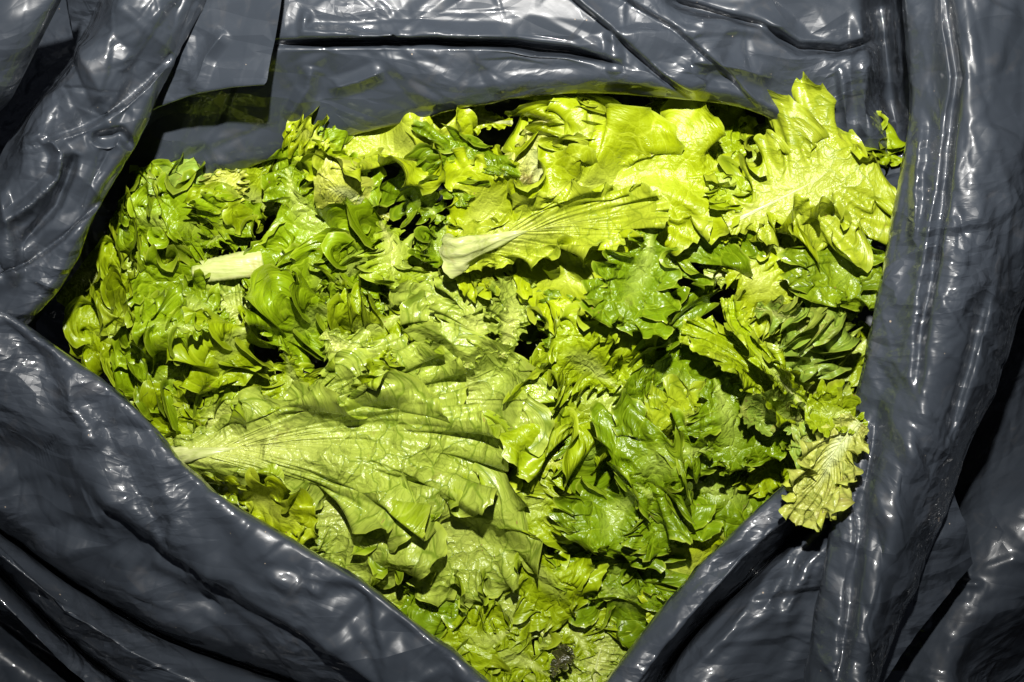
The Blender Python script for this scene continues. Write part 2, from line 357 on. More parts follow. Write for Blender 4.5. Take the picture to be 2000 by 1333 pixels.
def bag_parts():
    # back wall, hanging above the far side of the heap
    lip = [(200, 450), (300, 400), (420, 352), (560, 300), (700, 262), (850, 222), (1000, 190), (1150, 180), (1350, 196), (1480, 212), (1570, 275), (1640, 350), (1700, 440), (1760, 520)]
    n = len(lip)
    def L(dy, zz, fx=0.0): return [(x + fx*(x-1000), y + dy, z) for (x, y), z in zip(lip, zz if hasattr(zz, '__len__') else [zz]*n)]
    top = [(120, -70, .02), (500, -70, .035), (1000, -70, .04), (1500, -70, .03), (1850, -70, .0)]
    mid = [(150, 110, -.02), (520, 90, .03), (1000, 70, .036), (1400, 80, .03), (1800, 150, .0)]
    mid2 = [(180, 280, -.04), (520, 190, .0), (800, 150, .024), (1100, 125, .028), (1400, 140, .02), (1600, 200, .0), (1780, 330, -.02)]
    zl = [-.06, -.055, -.05, -.035, -.012, .004, .008, .008, .008, .004, -.005, -.03, -.05, -.06]
    sheet('back_wall', [top, mid, mid2, L(-14, [z + .006 for z in zl]), L(0, [z - .004 for z in zl]), L(-12, [z - .022 for z in zl]), L(-30, [z - .07 for z in zl])],
          430, 170, 3, (1.012, 1.006), 0.0030, 0.035, [
            ('valley', [(530, 86), (760, 82), (1000, 86), (1110, 100), (1210, 128)], .022, 7),
            ('ridge', [(545, 74), (760, 70), (1010, 72)], .010, 30),
            ('step', [(1360, 196), (1290, 150), (1190, 60), (1080, -30)], .014, 9),
            ('step', [(1480, 215), (1420, 150), (1320, 60), (1180, -20)], .010, 10),
            ('valley', [(1490, 52), (1560, 95), (1640, 100), (1720, 78)], .016, 9),
            ('ridge', [(1340, 45), (1440, 40), (1560, 55)], .009, 34),
            ('valley', [(1300, 0), (1430, 36), (1500, 52)], .015, 8),
            ('ridge', [(1350, 120), (1450, 135), (1508, 155)], .008, 32),
            ('ridge', [(560, 235), (600, 175), (610, 130)], .007, 26),
            ('ridge', [(640, 175), (700, 160), (750, 140)], .008, 24),
            ('ridge', [(1195, 55), (1200, 130), (1210, 140)], .006, 20),
            ('ridge', [(600, 15), (592, 60), (700, 66)], .006, 16),
            ('valley', [(1715, -40), (1730, 120), (1755, 300)], .05, 26),
            ('ridge', [(1680, 10), (1690, 180), (1700, 300)], .01, 26),
            ('ridge', [(1640, 130), (1650, 200), (1655, 260)], .007, 14)], bag, crinkle=(70, .011, 12, 32, (12, 70), (60, 260)), cells=(16, 6))
    # far right inner corner and right-hand cuff
    ed = [(1752, -70), (1766, 60), (1778, 200), (1758, 330), (1722, 520), (1692, 680), (1662, 800), (1655, 900), (1625, 1000), (1605, 1120), (1580, 1250), (1560, 1420)]
    zr = [.05, .05, .05, .05, .048, .045, .04, .045, .05, .05, .05, .05]
    def R_(dx, dz): return [(x + dx, y, z + dz) for (x, y), z in zip(ed, zr)]
    cen = [(1900, -70, .10), (1900, 300, .105), (1862, 560, .10), (1815, 760, .092), (1765, 950, .09), (1715, 1150, .088), (1665, 1420, .085)]
    cen2 = [(2010, -70, .085), (1990, 300, .09), (1940, 560, .085), (1890, 740, .078), (1825, 900, .075), (1790, 1020, .072), (1740, 1180, .07), (1680, 1420, .07)]
    out = [(2130, -70, .03), (2080, 300, .03), (2006, 560, .02), (1955, 740, .015), (1885, 880, .01), (1850, 1000, .01), (1795, 1130, .01), (1715, 1333, .01), (1690, 1420, .01)]
    sheet('right_cuff', [R_(70, -.09), R_(20, -.03), R_(1, -.004), R_(7, .006), R_(50, .022), cen, cen2, out, [(x - 25, y, z - .07) for x, y, z in out]],
          450, 220, 11, (1.015, 1.03), 0.0030, 0.02, [
            ('ridge', [(1800, 230), (1790, 340), (1785, 480)], .006, 16),
            ('valley', [(1840, -60), (1870, 150), (1840, 400), (1800, 640), (1790, 760)], .012, 10),
            ('valley', [(1720, 780), (1690, 960), (1640, 1333)], .007, 12),
            ('valley', [(1930, 560), (1890, 720), (1850, 860)], .010, 10)], bag, crinkle=(150, .010, 80, 20, (10, 46), (50, 220)), cells=(22, 9), bend=0.02)
    # front rim, left arm
    E = [(-110, 530), (-30, 585), (60, 640), (140, 700), (230, 762), (300, 830), (350, 900), (420, 960), (500, 1010), (600, 1070), (700, 1130), (780, 1190), (860, 1255), (1000, 1365), (1060, 1420)]
    def EO(d, z): return [(x - .62*d, y + .78*d, z) for x, y in E]
    K1 = [(-110, 930), (0, 1025), (90, 1092), (200, 1170), (310, 1235), (430, 1285), (560, 1325), (700, 1365), (900, 1440)]
    K2 = [(-110, 1010), (0, 1105), (60, 1170), (140, 1250), (240, 1330), (330, 1400), (500, 1500)]
    K3 = [(-110, 1130), (0, 1195), (80, 1255), (160, 1300), (260, 1370), (380, 1470)]
    o = lambda l, dx, dy, z: [(x + dx, y + dy, z) for x, y in l]
    sheet('front_cuff', [EO(70, -.07), EO(24, -.004), EO(1, .034), EO(7, .042), EO(60, .041), EO(140, .032),
                         [(-110, 800, .010), (100, 930, .008), (300, 1070, .010), (500, 1200, .014), (700, 1300, .016), (960, 1430, .02)],
                         o(K1, 12, -22, -.012), o(K1, 0, -6, -.035), o(K1, -6, 4, -.075), o(K1, -8, 22, -.035), o(K1, -14, 44, -.022),
                         o(K2, 10, -24, -.030), o(K2, 0, -6, -.05), o(K2, -6, 6, -.085), o(K2, -12, 26, -.05), o(K2, -16, 44, -.042),
                         o(K3, 0, -10, -.06), o(K3, -8, 10, -.11), o(K3, -30, 60, -.07), o(K3, -90, 200, -.09)],
          400, 240, 21, (1.022, 1.03), 0.0036, 0.016, [
            ('ridge', [(125, 735), (140, 800), (200, 880)], .009, 36),
            ('valley', [(230, 880), (300, 1000), (360, 1090)], .008, 22),
            ('ridge', [(520, 1120), (580, 1145), (640, 1160)], .005, 18)], bag, crinkle=(120, .016, 40, 34, (12, 60), (50, 240)), cells=(18, 10))
    # front rim, right arm
    A = [(1700, 760), (1650, 830), (1600, 885), (1540, 938), (1460, 1010), (1380, 1090), (1310, 1165), (1250, 1240), (1190, 1318), (1120, 1420)]
    AO = lambda d, z: [(x + .72*d, y + .70*d, z) for x, y in A]
    KA = [(1760, 880), (1690, 930), (1590, 1012), (1520, 1075), (1450, 1140), (1390, 1195), (1335, 1252), (1290, 1320), (1240, 1420)]
    sheet('front_right_cuff', [AO(60, -.07), AO(22, -.02), AO(1, .020), AO(7, .030), AO(50, .037), o(KA, -22, -18, .030), o(KA, -5, -5, 0), o(KA, 4, 4, -.03), o(KA, 16, 14, .015), o(KA, 40, 34, .030),
                               [(1860, 960, .0), (1700, 1120, .014), (1560, 1260, .012), (1420, 1420, .01)], [(1900, 1100, -.03), (1780, 1250, -.02), (1640, 1460, -.02)]],
          280, 180, 31, (1.015, 1.03), 0.0034, 0.018, [
            ('ridge', [(1570, 1050), (1500, 1120), (1430, 1230), (1340, 1320)], .004, 20),
            ('valley', [(1640, 1010), (1560, 1090), (1520, 1200)], .006, 12)], bag, crinkle=(70, .012, -48, 22, (10, 50), (60, 240)), cells=(12, 10))
    # left wall
    D = [(450, -110), (388, 0), (345, 100), (302, 210), (264, 288), (200, 378), (168, 470), (122, 560), (66, 622), (20, 660), (-40, 700)]
    zd = [.06, .06, .055, .05, .045, .042, .038, .032, .025, .01, 0]
    DO = lambda dx, dy, dz: [(x + dx, y + dy, z + dz) for (x, y), z in zip(D, zd)]
    sheet('left_wall', [DO(-60, -10, -.08), DO(-16, 0, -.02), DO(0, 0, 0), DO(-14, -6, .012),
                        [(330, -110, .08), (290, 60, .075), (215, 190, .07), (150, 300, .062), (100, 420, .055), (50, 540, .045), (-60, 640, .03)],
                        [(270, -110, .08), (225, 40, .075), (150, 160, .07), (85, 245, .065), (40, 380, .06), (-20, 500, .05), (-110, 600, .03)],
                        [(225, -110, .02), (185, 30, .0), (110, 150, .0), (45, 230, .01), (-20, 330, .03), (-80, 460, .04), (-160, 560, .03)]],
          330, 170, 41, (1.02, 1.035), 0.0036, 0.022, [
            ('step', [(345, 110), (290, 170), (215, 232), (150, 262), (85, 282)], -.016, 10),
            ('valley', [(262, 290), (235, 262), (180, 272)], .010, 10),
            ('ridge', [(88, 262), (120, 300), (112, 350), (60, 400), (0, 440)], .010, 22),
            ('step', [(205, 395), (130, 470), (60, 520), (0, 545)], -.014, 8),
            ('valley', [(150, 300), (110, 400), (40, 480)], .010, 9),
            ('ridge', [(0, 370), (15, 460), (35, 560)], .008, 20)], bag, crinkle=(80, .013, -58, 28, (12, 60), (50, 220)), cells=(14, 8))
    # hanging flap behind the left wall
    sheet('hanging_flap', [[(270, -110, .05), (400, -110, .058), (560, -110, .075)], [(262, 40, .04), (400, 40, .05), (545, 30, .066)],
                           [(255, 160, .025), (380, 120, .04), (527, 110, .058)], [(250, 262, .0), (300, 214, .02), (375, 186, .034), (450, 172, .045), (515, 166, .054)],
                           [(250, 258, -.006), (300, 210, .014), (375, 182, .028), (450, 168, .04), (512, 160, .048)]],
          150, 110, 51, (1.008, 1.008), 0.0022, 0.03, [('ridge', [(440, 60), (400, 110), (375, 180)], .006, 26)], bag, crinkle=(12, .007, -50, 30, (20, 60), (60, 160)), cells=(6, 6))
    # corner fold, top left
    sheet('corner_fold', [[(-120, 320, .02), (20, 200, .08), (75, 90, .10), (125, -10, .11), (150, -110, .11)], [(-130, 290, .06), (0, 185, .10), (60, 80, .115), (112, -15, .125), (135, -110, .125)],
                          [(-140, 200, .10), (-40, 120, .12), (20, 30, .13), (60, -110, .13)], [(-200, 100, .10), (-100, -110, .12)]], 130, 90, 61, (1.008, 1.01), 0.002, 0.03, (), bag, crinkle=(8, .005, -50, 20, (20, 60), (60, 160)), cells=(5, 5))
    # crumpled dark film between the corner fold and the left wall
    sheet('inner_fold', [[(-420, 420, -.07), (-260, 200, -.06), (-120, -60, -.05), (-60, -140, -.05)], [(-160, 450, -.05), (30, 210, -.04), (120, -20, -.03), (170, -140, -.03)], [(-60, 480, -.04), (140, 220, -.02), (230, 60, -.01), (280, -140, 0)],
                         [(60, 640, -.06), (300, 330, -.05), (560, 60, -.03), (620, -140, -.02)]], 140, 120, 71, (1.05, 1.05), 0.004, 0.01, (), bag, crinkle=(60, .010, -60, 30, (8, 30), (30, 120)), cells=(10, 8))
    # the outside of the bag dropping away at the lower right
    sheet('outer_side', [[(1840, 420, -.30), (1800, 700, -.28), (1740, 1000, -.18), (1640, 1250, -.13), (1560, 1500, -.12)], [(1960, 400, -.29), (1900, 720, -.27), (1830, 1000, -.14), (1760, 1250, -.09), (1680, 1500, -.09)],
                         [(2080, 380, -.27), (1995, 700, -.22), (1930, 980, -.085), (1880, 1200, -.06), (1800, 1480, -.07)],
                         [(2200, 380, -.20), (2100, 700, -.12), (2060, 1000, -.06), (1990, 1190, -.075), (1900, 1300, -.10), (1840, 1500, -.12)],
                         [(2300, 400, -.19), (2220, 800, -.12), (2150, 1100, -.15), (2060, 1300, -.2), (1960, 1500, -.22)]],
          240, 130, 81, (1.025, 1.03), 0.005, 0.012, [('ridge', [(1835, 1130), (1860, 1135), (1920, 1142)], .006, 14), ('ridge', [(1808, 1230), (1820, 1160), (1835, 1130)], .006, 12)], bag, crinkle=(60, .010, 0, 60, (12, 50), (50, 200)), cells=(12, 8))
    # the bag's inside under the heap
    sheet('bag_bottom', [[(40, 250, -.10), (1000, 120, -.10), (1850, 200, -.10)], [(60, 500, -.15), (1000, 450, -.17), (1850, 500, -.15)], [(100, 900, -.15), (1000, 900, -.17), (1800, 900, -.15)],
                         [(200, 1300, -.12), (1000, 1450, -.12), (1600, 1350, -.12)]], 160, 120, 91, (1.01, 1.01), 0.004, 0.02, (), bag, crinkle=(60, .01, 0, 90, (15, 60), (60, 240)), cells=(8, 6))
bag_parts()
print('bag', time.time() - T0)

# ------------------------------------------------------------------ ground under the bag
def ground():
    t = NT('dark soil ground')
    pos = t.n('ShaderNodeTexCoord').outputs['Object']
    n1 = t.n('ShaderNodeTexNoise', None, Vector=pos, Scale=14.0, Detail=6.0).outputs[0]
    c = t.mix(t.ramp(n1, (0.35, 0.7, 0, 1)), (0.004, 0.0035, 0.003), (0.010, 0.009, 0.008))
    b = t.n('ShaderNodeBump', None, Strength=0.6, Distance=0.01, Height=n1)
    p = t.n('ShaderNodeBsdfPrincipled', None, Base_Color=c, Roughness=0.9, Normal=b.outputs[0])
    t.n('ShaderNodeOutputMaterial', None, Surface=p.outputs[0])
    rng = np.random.default_rng(5)
    X, Y = np.meshgrid(np.linspace(-3, 3, 80), np.linspace(-3, 3, 80), indexing='ij')
    Z = -0.34 + 0.012 * smooth_noise((80, 80), (30, 30), rng)
    link(mesh_from(np.stack([X, Y, Z], -1).reshape(-1, 3), grid_faces(80, 80), 'ground', t.m), 'ground', kind='structure')
ground()

# ------------------------------------------------------------------ leaf prototypes: flat blades whose margins are grown until they buckle
def leaf_flat(n, m, wid, sh, lobes, tipr=0.16, basew=0.035, tp=1.15):
    u = np.linspace(-1, 1, n); au = np.abs(u); sg = np.where(u < 0, -1.0, 1.0); r = np.linspace(0, 1, m) ** 0.85
    t = 1 - au; th = np.pi * (1 - t); xm = 0.5 + 0.5 * np.cos(th)
    prof = (basew + (wid - basew) * np.clip(xm, 0, 1) ** sh[0]) * np.clip(1 - np.clip(xm, 0, 1) ** sh[1], 0, 1) ** 0.5
    k = 1 + 0.10 * np.clip(t * 2.2, 0, 1) * np.interp(u, np.linspace(-1, 1, len(lobes)), lobes)
    xr = (1 - tipr) * t ** tp
    X = xr[:, None] + (xm * (0.9 + 0.1 * k) - xr)[:, None] * r[None]; Y = (sg * prof * k)[:, None] * r[None]
    return np.stack([X, Y, np.zeros_like(X)], -1), t, r

def grow_leaf(seed, wid=0.4, sh=(1.2, 3.0), G=1.6, p=3.0, G2=0.6, amp=0.012, bend=0.12, flat=0.998, n0=97, m0=13, crease=0.0, fan=0.0, fl=None, its=(260, 120, 60)):
    rng = np.random.default_rng(seed); lobes = rng.standard_normal(23); P = None; gn = rng.standard_normal((40,))
    n, m = n0, m0
    for li, it in enumerate(its):
        R, t, r = leaf_flat(n, m, wid, sh, lobes, **(fl or {}))
        base = np.clip(t * 2.4 - 0.25, 0, 1)[:, None]; var = 1 + 0.35 * np.interp(np.linspace(-1, 1, n), np.linspace(-1, 1, 40), gn)[:, None]
        gu = 1 + base * np.clip(var, 0.3, 2) * (G * r[None] ** p + li * G2 * 0.5 * r[None] ** 9) + crease * 0.1
        gv = np.ones((n, m)) * (1 + crease * 0.06)
        if P is None:
            P = R.copy()
            P[..., 2] += amp * (smooth_noise((n, m), (24, 3), rng) * r[None] ** 1.5 + 1.5 * smooth_noise((n, m), (9, 3), rng) * r[None])
        else:
            P = upsample(P, n, m)
            P[..., 2] += (amp * 0.30 / li) * smooth_noise((n, m), (60 * li, 5), rng) * r[None] ** 4 + crease * 0.004 * smooth_noise((n, m), (50, 12), rng)
        P = relax(P, R, (gu, gv), it, bend=bend, flat=flat, weld=R[:, 0])
        n, m = 2 * n - 1, 2 * m - 1
    if fan:
        n, m = P.shape[:2]; q = smooth_noise((n, m), (70, 1.2), rng) * 0.6 + np.abs(smooth_noise((n, m), (46, 1.5), rng)) - 0.5
        P[..., 2] += fan * q * (r[None] ** 0.7) * np.clip(1.25 - r[None], 0, 1)
    return P, R, t, r
PROTO_CFG = [
 dict(G=0.9, p=2.6, G2=0.5, wid=.42),                 # 0 broad, gently waved
 dict(G=1.4, p=3, G2=0.6, wid=.42),                   # 1 frilly
 dict(G=2.4, p=3.2, G2=0.5, bend=.22, flat=1.0, amp=.016, wid=.40),                   # 2 very frilly
 dict(G=3.0, p=3.6, G2=0.5, wid=.46, bend=.24, flat=1.0, amp=.016),         # 3 tight curls
 dict(G=0.45, p=2, G2=0.5, wid=.40, crease=.3),       # 4 calm and creased
 dict(G=0.7, p=2, G2=0.5, wid=.34, flat=.985, crease=.8),   # 5 wilted and crumpled
 dict(G=1.4, p=2.2, G2=0.8, wid=.50, bend=.25),       # 6 wide, long waves
 dict(G=2.0, p=2.4, G2=0.5, wid=.36, bend=.24, flat=1.0, amp=.016),       # 7 narrow, rich curls
 dict(G=1.1, p=4, G2=1.2, wid=.48, sh=(.8, 4)),       # 8 round, flat middle
 dict(G=1.5, p=5, G2=1.0, wid=.42, bend=.05),         # 9 flat middle, fine frill
 dict(G=0.8, p=4, G2=0.9, wid=.42, fan=.0035, crease=.5, fl=dict(tipr=.72, tp=1.5, basew=.07), sh=(.9, 3)),   # 10 ribs fanning from the base
 dict(G=0.5, p=3, G2=0.7, wid=.26, fan=.007, crease=.4, fl=dict(tipr=.45, tp=1.6, basew=.09), sh=(.6, 4)),   # 11 long and ribbed
]
PROTOS = [grow_leaf(100 + i, **c) for i, c in enumerate(PROTO_CFG)]
print('protos', time.time() - T0)

# ------------------------------------------------------------------ the heap: every leaf settles on the ones below it
HX, HY, HC = 420, 300, 0.002
gx = (np.arange(HX) - HX / 2) * HC; gy = (np.arange(HY) - HY / 2) * HC
GX, GY = np.meshgrid(gx, gy, indexing='ij')
def heap_base(x, y):
    return -0.060 - 0.35 * np.maximum(0, ((x / 0.34) ** 2 + ((y + 0.01) / 0.22) ** 2) - 0.6) * 0.03 - 0.02 * np.clip(-y / 0.2, 0, 1)
HM = heap_base(GX, GY)

def blur(A, k, times=2):
    ker = np.ones(2 * k + 1) / (2 * k + 1)
    for _ in range(times):
        A = np.apply_along_axis(lambda v: np.convolve(np.pad(v, k, mode='edge'), ker, 'valid'), 0, A)
        A = np.apply_along_axis(lambda v: np.convolve(np.pad(v, k, mode='edge'), ker, 'valid'), 1, A)
    return A
def look(A, x, y):
    fx = np.clip(x / HC + HX / 2, 0, HX - 1.001); fy = np.clip(y / HC + HY / 2, 0, HY - 1.001)
    i = fx.astype(int); j = fy.astype(int); a = fx - i; b = fy - j
    return A[i, j]*(1-a)*(1-b) + A[i+1, j]*a*(1-b) + A[i, j+1]*(1-a)*b + A[i+1, j+1]*a*b

def catmull(pts, n):
    p = np.array(pts, float)
    if len(p) == 2: p = np.array([p[0], (p[0] + p[1]) / 2, p[1]])
    e = np.vstack([2*p[0] - p[1], p, 2*p[-1] - p[-2]]); out = []
    for i in range(len(p) - 1):
        t = np.linspace(0, 1, 40, endpoint=(i == len(p) - 2))[:, None]; a, b, c, d = e[i:i+4]
        out.append(b + 0.5*t*(c - a + t*(2*a - 5*b + 4*c - d + t*(3*(b - c) + d - a))))
    q = np.vstack(out); s = np.r_[0, np.cumsum(np.linalg.norm(q[1:] - q[:-1], axis=1))]
    tt = np.linspace(0, s[-1], n)
    return np.stack([np.interp(tt, s, q[:, i]) for i in range(q.shape[1])], -1), s[-1]

def shape_leaf(proto, path, W, zs=1.05, fold=(0, 0), foldw=0.35, cup=0.0, roll=0.0, teeth=1.0, seed=0, follow=1.0, lift=0.0, res=None, settle=True, wave=0.0, grow=0.022):
    """returns world vertices (n, m, 3), rest coordinates in photograph pixels and the helper fields"""
    global HM; W = W * 1.2
    P, R, t, r = PROTOS[proto]; rng = np.random.default_rng(seed + 7)
    P = P.copy(); R = R.copy(); n, m = P.shape[:2]
    if res: P = upsample(P, *res); R = upsample(R, *res); n, m = res; t = 1 - np.abs(np.linspace(-1, 1, n))
    # toothed margin
    L0 = sum(math.hypot(b[0] - a[0], b[1] - a[1]) for a, b in zip(path[:-1], path[1:]))
    step = max(4, int(round(n / (L0 * 2.8 / 13))))
    saw = np.repeat(rng.uniform(0.1, 1, n // step + 2), step)[:n] * (1 - (np.arange(n) % step) / step) ** 1.3
    big = np.repeat(rng.uniform(0, 1, n // (step * 5) + 2), step * 5)[:n] * np.abs(np.sin(np.arange(n) * np.pi / (step * 5)))
    D = P[:, -1] - P[:, -3]; D /= np.linalg.norm(D, axis=-1, keepdims=True) + 1e-9
    ext = (teeth * (6 * saw + 3 * big) / L0)[:, None] * np.clip(t * 3, 0, 1)[:, None]
    P[:, -1] += D * ext; P[:, -2] += D * ext * 0.35
    sx, sy = L0, W / (2 * np.abs(R[..., 1]).max())
    x = P[..., 0] * sx; y = P[..., 1] * sy; z = P[..., 2] * math.sqrt(sx * sy) * zs
    if wave: z = z + wave * W * smooth_noise((n, m), (5, 2), rng) * (np.abs(y) / W)
    # fold / cup across
    for side in (-1, 1):
        ph = math.radians(fold[0] if side < 0 else fold[1]); mk = (y * side) > 0
        if abs(ph) < 1e-3 and abs(cup) < 1e-3: continue
        q = np.linspace(0, W, 200); th = ph * np.clip(q / (foldw * W * 0.5 + 1e-6), 0, 1) ** 2 * (3 - 2 * np.clip(q / (foldw * W * 0.5 + 1e-6), 0, 1)) + cup * q / (W / 2)
        dq = q[1]; Yc = np.r_[0, np.cumsum(np.cos(th[:-1]) * dq)]; Zc = np.r_[0, np.cumsum(np.sin(th[:-1]) * dq)]
        a = np.abs(y); A_ = np.interp(a, q, th)
        yn = np.interp(a, q, Yc) - z * np.sin(A_); zn = np.interp(a, q, Zc) + z * np.cos(A_)
        y = np.where(mk, side * yn, y); z = np.where(mk, zn, z)
    # sweep along the path
    pts = np.array([(p[0], -p[1], p[2] if len(p) > 2 else 0) for p in path], float)
    C_, Ltot = catmull(pts, 200); T = np.gradient(C_, axis=0); T /= np.linalg.norm(T, axis=1, keepdims=True)
    f = x / L0 * 199; i0 = np.clip(f, 0, 198.999).astype(int); fr = np.clip(f, 0, 199) - i0
    lerp = lambda A: A[i0] * (1 - fr)[..., None] + A[np.minimum(i0 + 1, 199)] * fr[..., None]
    c = lerp(C_); tg = lerp(T); c = c + tg * (x - np.clip(x, 0, L0))[..., None]
    up = np.array([0, 0, 1.0]); S_ = np.cross(up, tg); S_ /= np.linalg.norm(S_, axis=-1, keepdims=True) + 1e-9; N_ = np.cross(tg, S_)
    ro = math.radians(roll); S2 = S_ * math.cos(ro) + N_ * math.sin(ro); N2 = N_ * math.cos(ro) - S_ * math.sin(ro)
    Q = c + S2 * y[..., None] + N2 * z[..., None]                   # photograph pixels, z up
    # into the world: pixel grid scale at the height where the leaf will lie
    cx, cy = Q[..., 0].mean(), -Q[..., 1].mean()
    Hs = blur(HM, 3)
    zc = 0.0 if settle else lift
    for _ in range(2 if settle else 0):
        k = PX * (1 - zc / CAM_H); zc = float(look(Hs, (cx - 1000) * k, -(cy - 666.5) * k)) + 0.012 + lift
    k = PX * (1 - zc / CAM_H)
    V = np.stack([(Q[..., 0] - 1000) * k, (Q[..., 1] + 666.5) * k, Q[..., 2] * k], -1)
    if settle:
        h = look(Hs, V[..., 0], V[..., 1]); hm = float(h.mean()); h = hm + np.clip(h - hm, -0.03, 0.03)
        V[..., 2] += follow * h + (1 - follow) * hm - np.percentile(V[..., 2], 7) + lift
        ii = np.clip((V[..., 0] / HC + HX / 2).astype(int), 0, HX - 1).ravel(); jj = np.clip((V[..., 1] / HC + HY / 2).astype(int), 0, HY - 1).ravel()
        top = HM.copy(); np.maximum.at(top, (ii, jj), V[..., 2].ravel())
        HM = np.minimum(top, np.maximum(HM, HM + grow))
    else:
        V[..., 2] += lift
    fields = dict(rim=(np.ones((n, 1)) * np.linspace(0, 1, m)[None]).ravel(), along=R[..., 0].ravel(), ribs=(np.asarray(t)[:, None] * (6 + L0 / 60) * np.ones((1, m))).ravel())
    uv = np.stack([R[..., 0] * sx, R[..., 1] * sy], -1).reshape(-1, 2) / 286.0
    return V, uv, fields, k

def midrib_mesh(V, k, wid, up, frac=0.8):
    n = V.shape[0]; h = n // 2; c = V[:h + 1, 0]; a = V[:h + 1, 3]; b = V[::-1][:h + 1, 3]
    keep = np.arange(0, int(h * frac), 3); c = c[keep]; s = (a - b)[keep]
    tg = np.gradient(c, axis=0); tg /= np.linalg.norm(tg, axis=1, keepdims=True) + 1e-9
    s -= tg * (s * tg).sum(1, keepdims=True); s /= np.linalg.norm(s, axis=1, keepdims=True) + 1e-9
    nn = np.cross(tg, s); ker = np.ones(5) / 5
    for A_ in (s, nn):
        for i in range(3): A_[:, i] = np.convolve(np.pad(A_[:, i], 2, mode='edge'), ker, 'valid')
    tt = np.linspace(0, 1, len(keep)); w = wid * k * (1 - tt) ** 0.8 + 0.7 * k
    ring = []
    K = 24
    for j in range(K):
        a_ = 2 * math.pi * j / K; ring.append(c + s * (w * 0.5 * math.cos(a_))[:, None] + nn * (w * 0.24 * math.sin(a_) * (1 + 0.22 * math.cos(7 * a_)))[:, None])
    G = np.stack(ring, 1); V2 = G.reshape(-1, 3); m = len(keep)
    F = np.array([[i*K + j, i*K + (j+1) % K, (i+1)*K + (j+1) % K, (i+1)*K + j] for i in range(m - 1) for j in range(K)])
    V2 = np.vstack([V2, G[0].mean(0), G[-1].mean(0)]); q = len(V2)
    cap = np.array([[(j+1) % K, j, q-2, q-2] for j in range(K)])
    return V2, F, [( (j+1) % K, j, q-2) for j in range(K)]

def add_leaf(col, proto, path, W, label, flip=False, rib=0, group=None, name='lettuce_leaf', **kw):
    seed = kw.pop('seed', int(path[0][0] * 7 + path[0][1] * 13 + W) % 9973)
    big = sum(math.hypot(b[0] - a[0], b[1] - a[1]) for a, b in zip(path[:-1], path[1:])) * W
    res = kw.pop('res', (385, 36) if big > 45000 else ((305, 27) if big > 16000 else (249, 23)))
    V, uv, f, k = shape_leaf(proto, path, W, seed=seed, res=res, **kw)
    o0 = V.reshape(-1, 3).mean(0)
    me = mesh_from(V.reshape(-1, 3) - o0, grid_faces(V.shape[0], V.shape[1], flip=not flip), name, LM[col], uv, f)
    o = link(me, name, None, label, 'lettuce leaf', group); o.location = o0
    if rib:
        V2, F, cap = midrib_mesh(V, k, rib, not flip)
        me2 = bpy.data.meshes.new('midrib'); me2.from_pydata((V2 - o0).tolist(), [], F.tolist() + [list(c) for c in cap])
        for p in me2.polygons: p.use_smooth = len(p.vertices) == 4
        me2.materials.append(STEM); link(me2, 'midrib', o)
    return o

# ---- filler leaves deep in the heap, seen only through the gaps
rngf = np.random.default_rng(77)
def inside(px, py):
    x = (px - 980) / 800; y = (py - 680) / 620
    return x * x + y * y < 0.8 and py > 230 + abs(px - 1000) * 0.08 and py - 640 < 0.95 * (px + 60) and py - 900 < -1.0 * (px - 1640)
for qx, qy, qa in ((1075, 1345, 0.4), (1150, 1340, 2.0), (1190, 1330, 1.2), (1110, 1390, 0.1), (1130, 1300, 2.8)):
    add_leaf('UM'[qx % 2], 0, [(qx - 70*math.cos(qa), qy - 70*math.sin(qa)), (qx + 70*math.cos(qa), qy + 70*math.sin(qa))], 120,
             'lettuce leaf lying deep in the heap, showing only in gaps between the upper leaves', group='lettuce leaves buried in the heap', res=(121, 13), zs=0.6, grow=0.010)
cnt = 0
while cnt < 40:
    px, py = rngf.uniform(120, 1720), rngf.uniform(200, 1330)
    if not inside(px, py): continue
    a = rngf.uniform(0, 6.283); L = rngf.uniform(170, 280)
    add_leaf('MGUUMM'[cnt % 6], [6, 1, 0, 2, 4, 9][cnt % 6], [(px - math.cos(a)*L/2, py - math.sin(a)*L/2), (px + math.cos(a)*L/2, py + math.sin(a)*L/2)], rngf.uniform(120, 200),
             'lettuce leaf lying deep in the heap, showing only in gaps between the upper leaves', flip=bool(cnt % 2), group='lettuce leaves buried in the heap', res=(121, 13), zs=0.6, grow=0.010)
    cnt += 1
for q in (5, 7, 10, 12, 14, 15, 21, 22, 23, 25, 28, 29, 33, 34, 38):       # leaves that ended up wholly buried: they only hold the heap up
    bpy.data.objects.remove(bpy.data.objects['lettuce_leaf.%03d' % q], do_unlink=True)
HM = np.minimum(HM, -0.030)
HM = blur(HM, 3)
print('fillers', time.time() - T0, float(HM.max()))

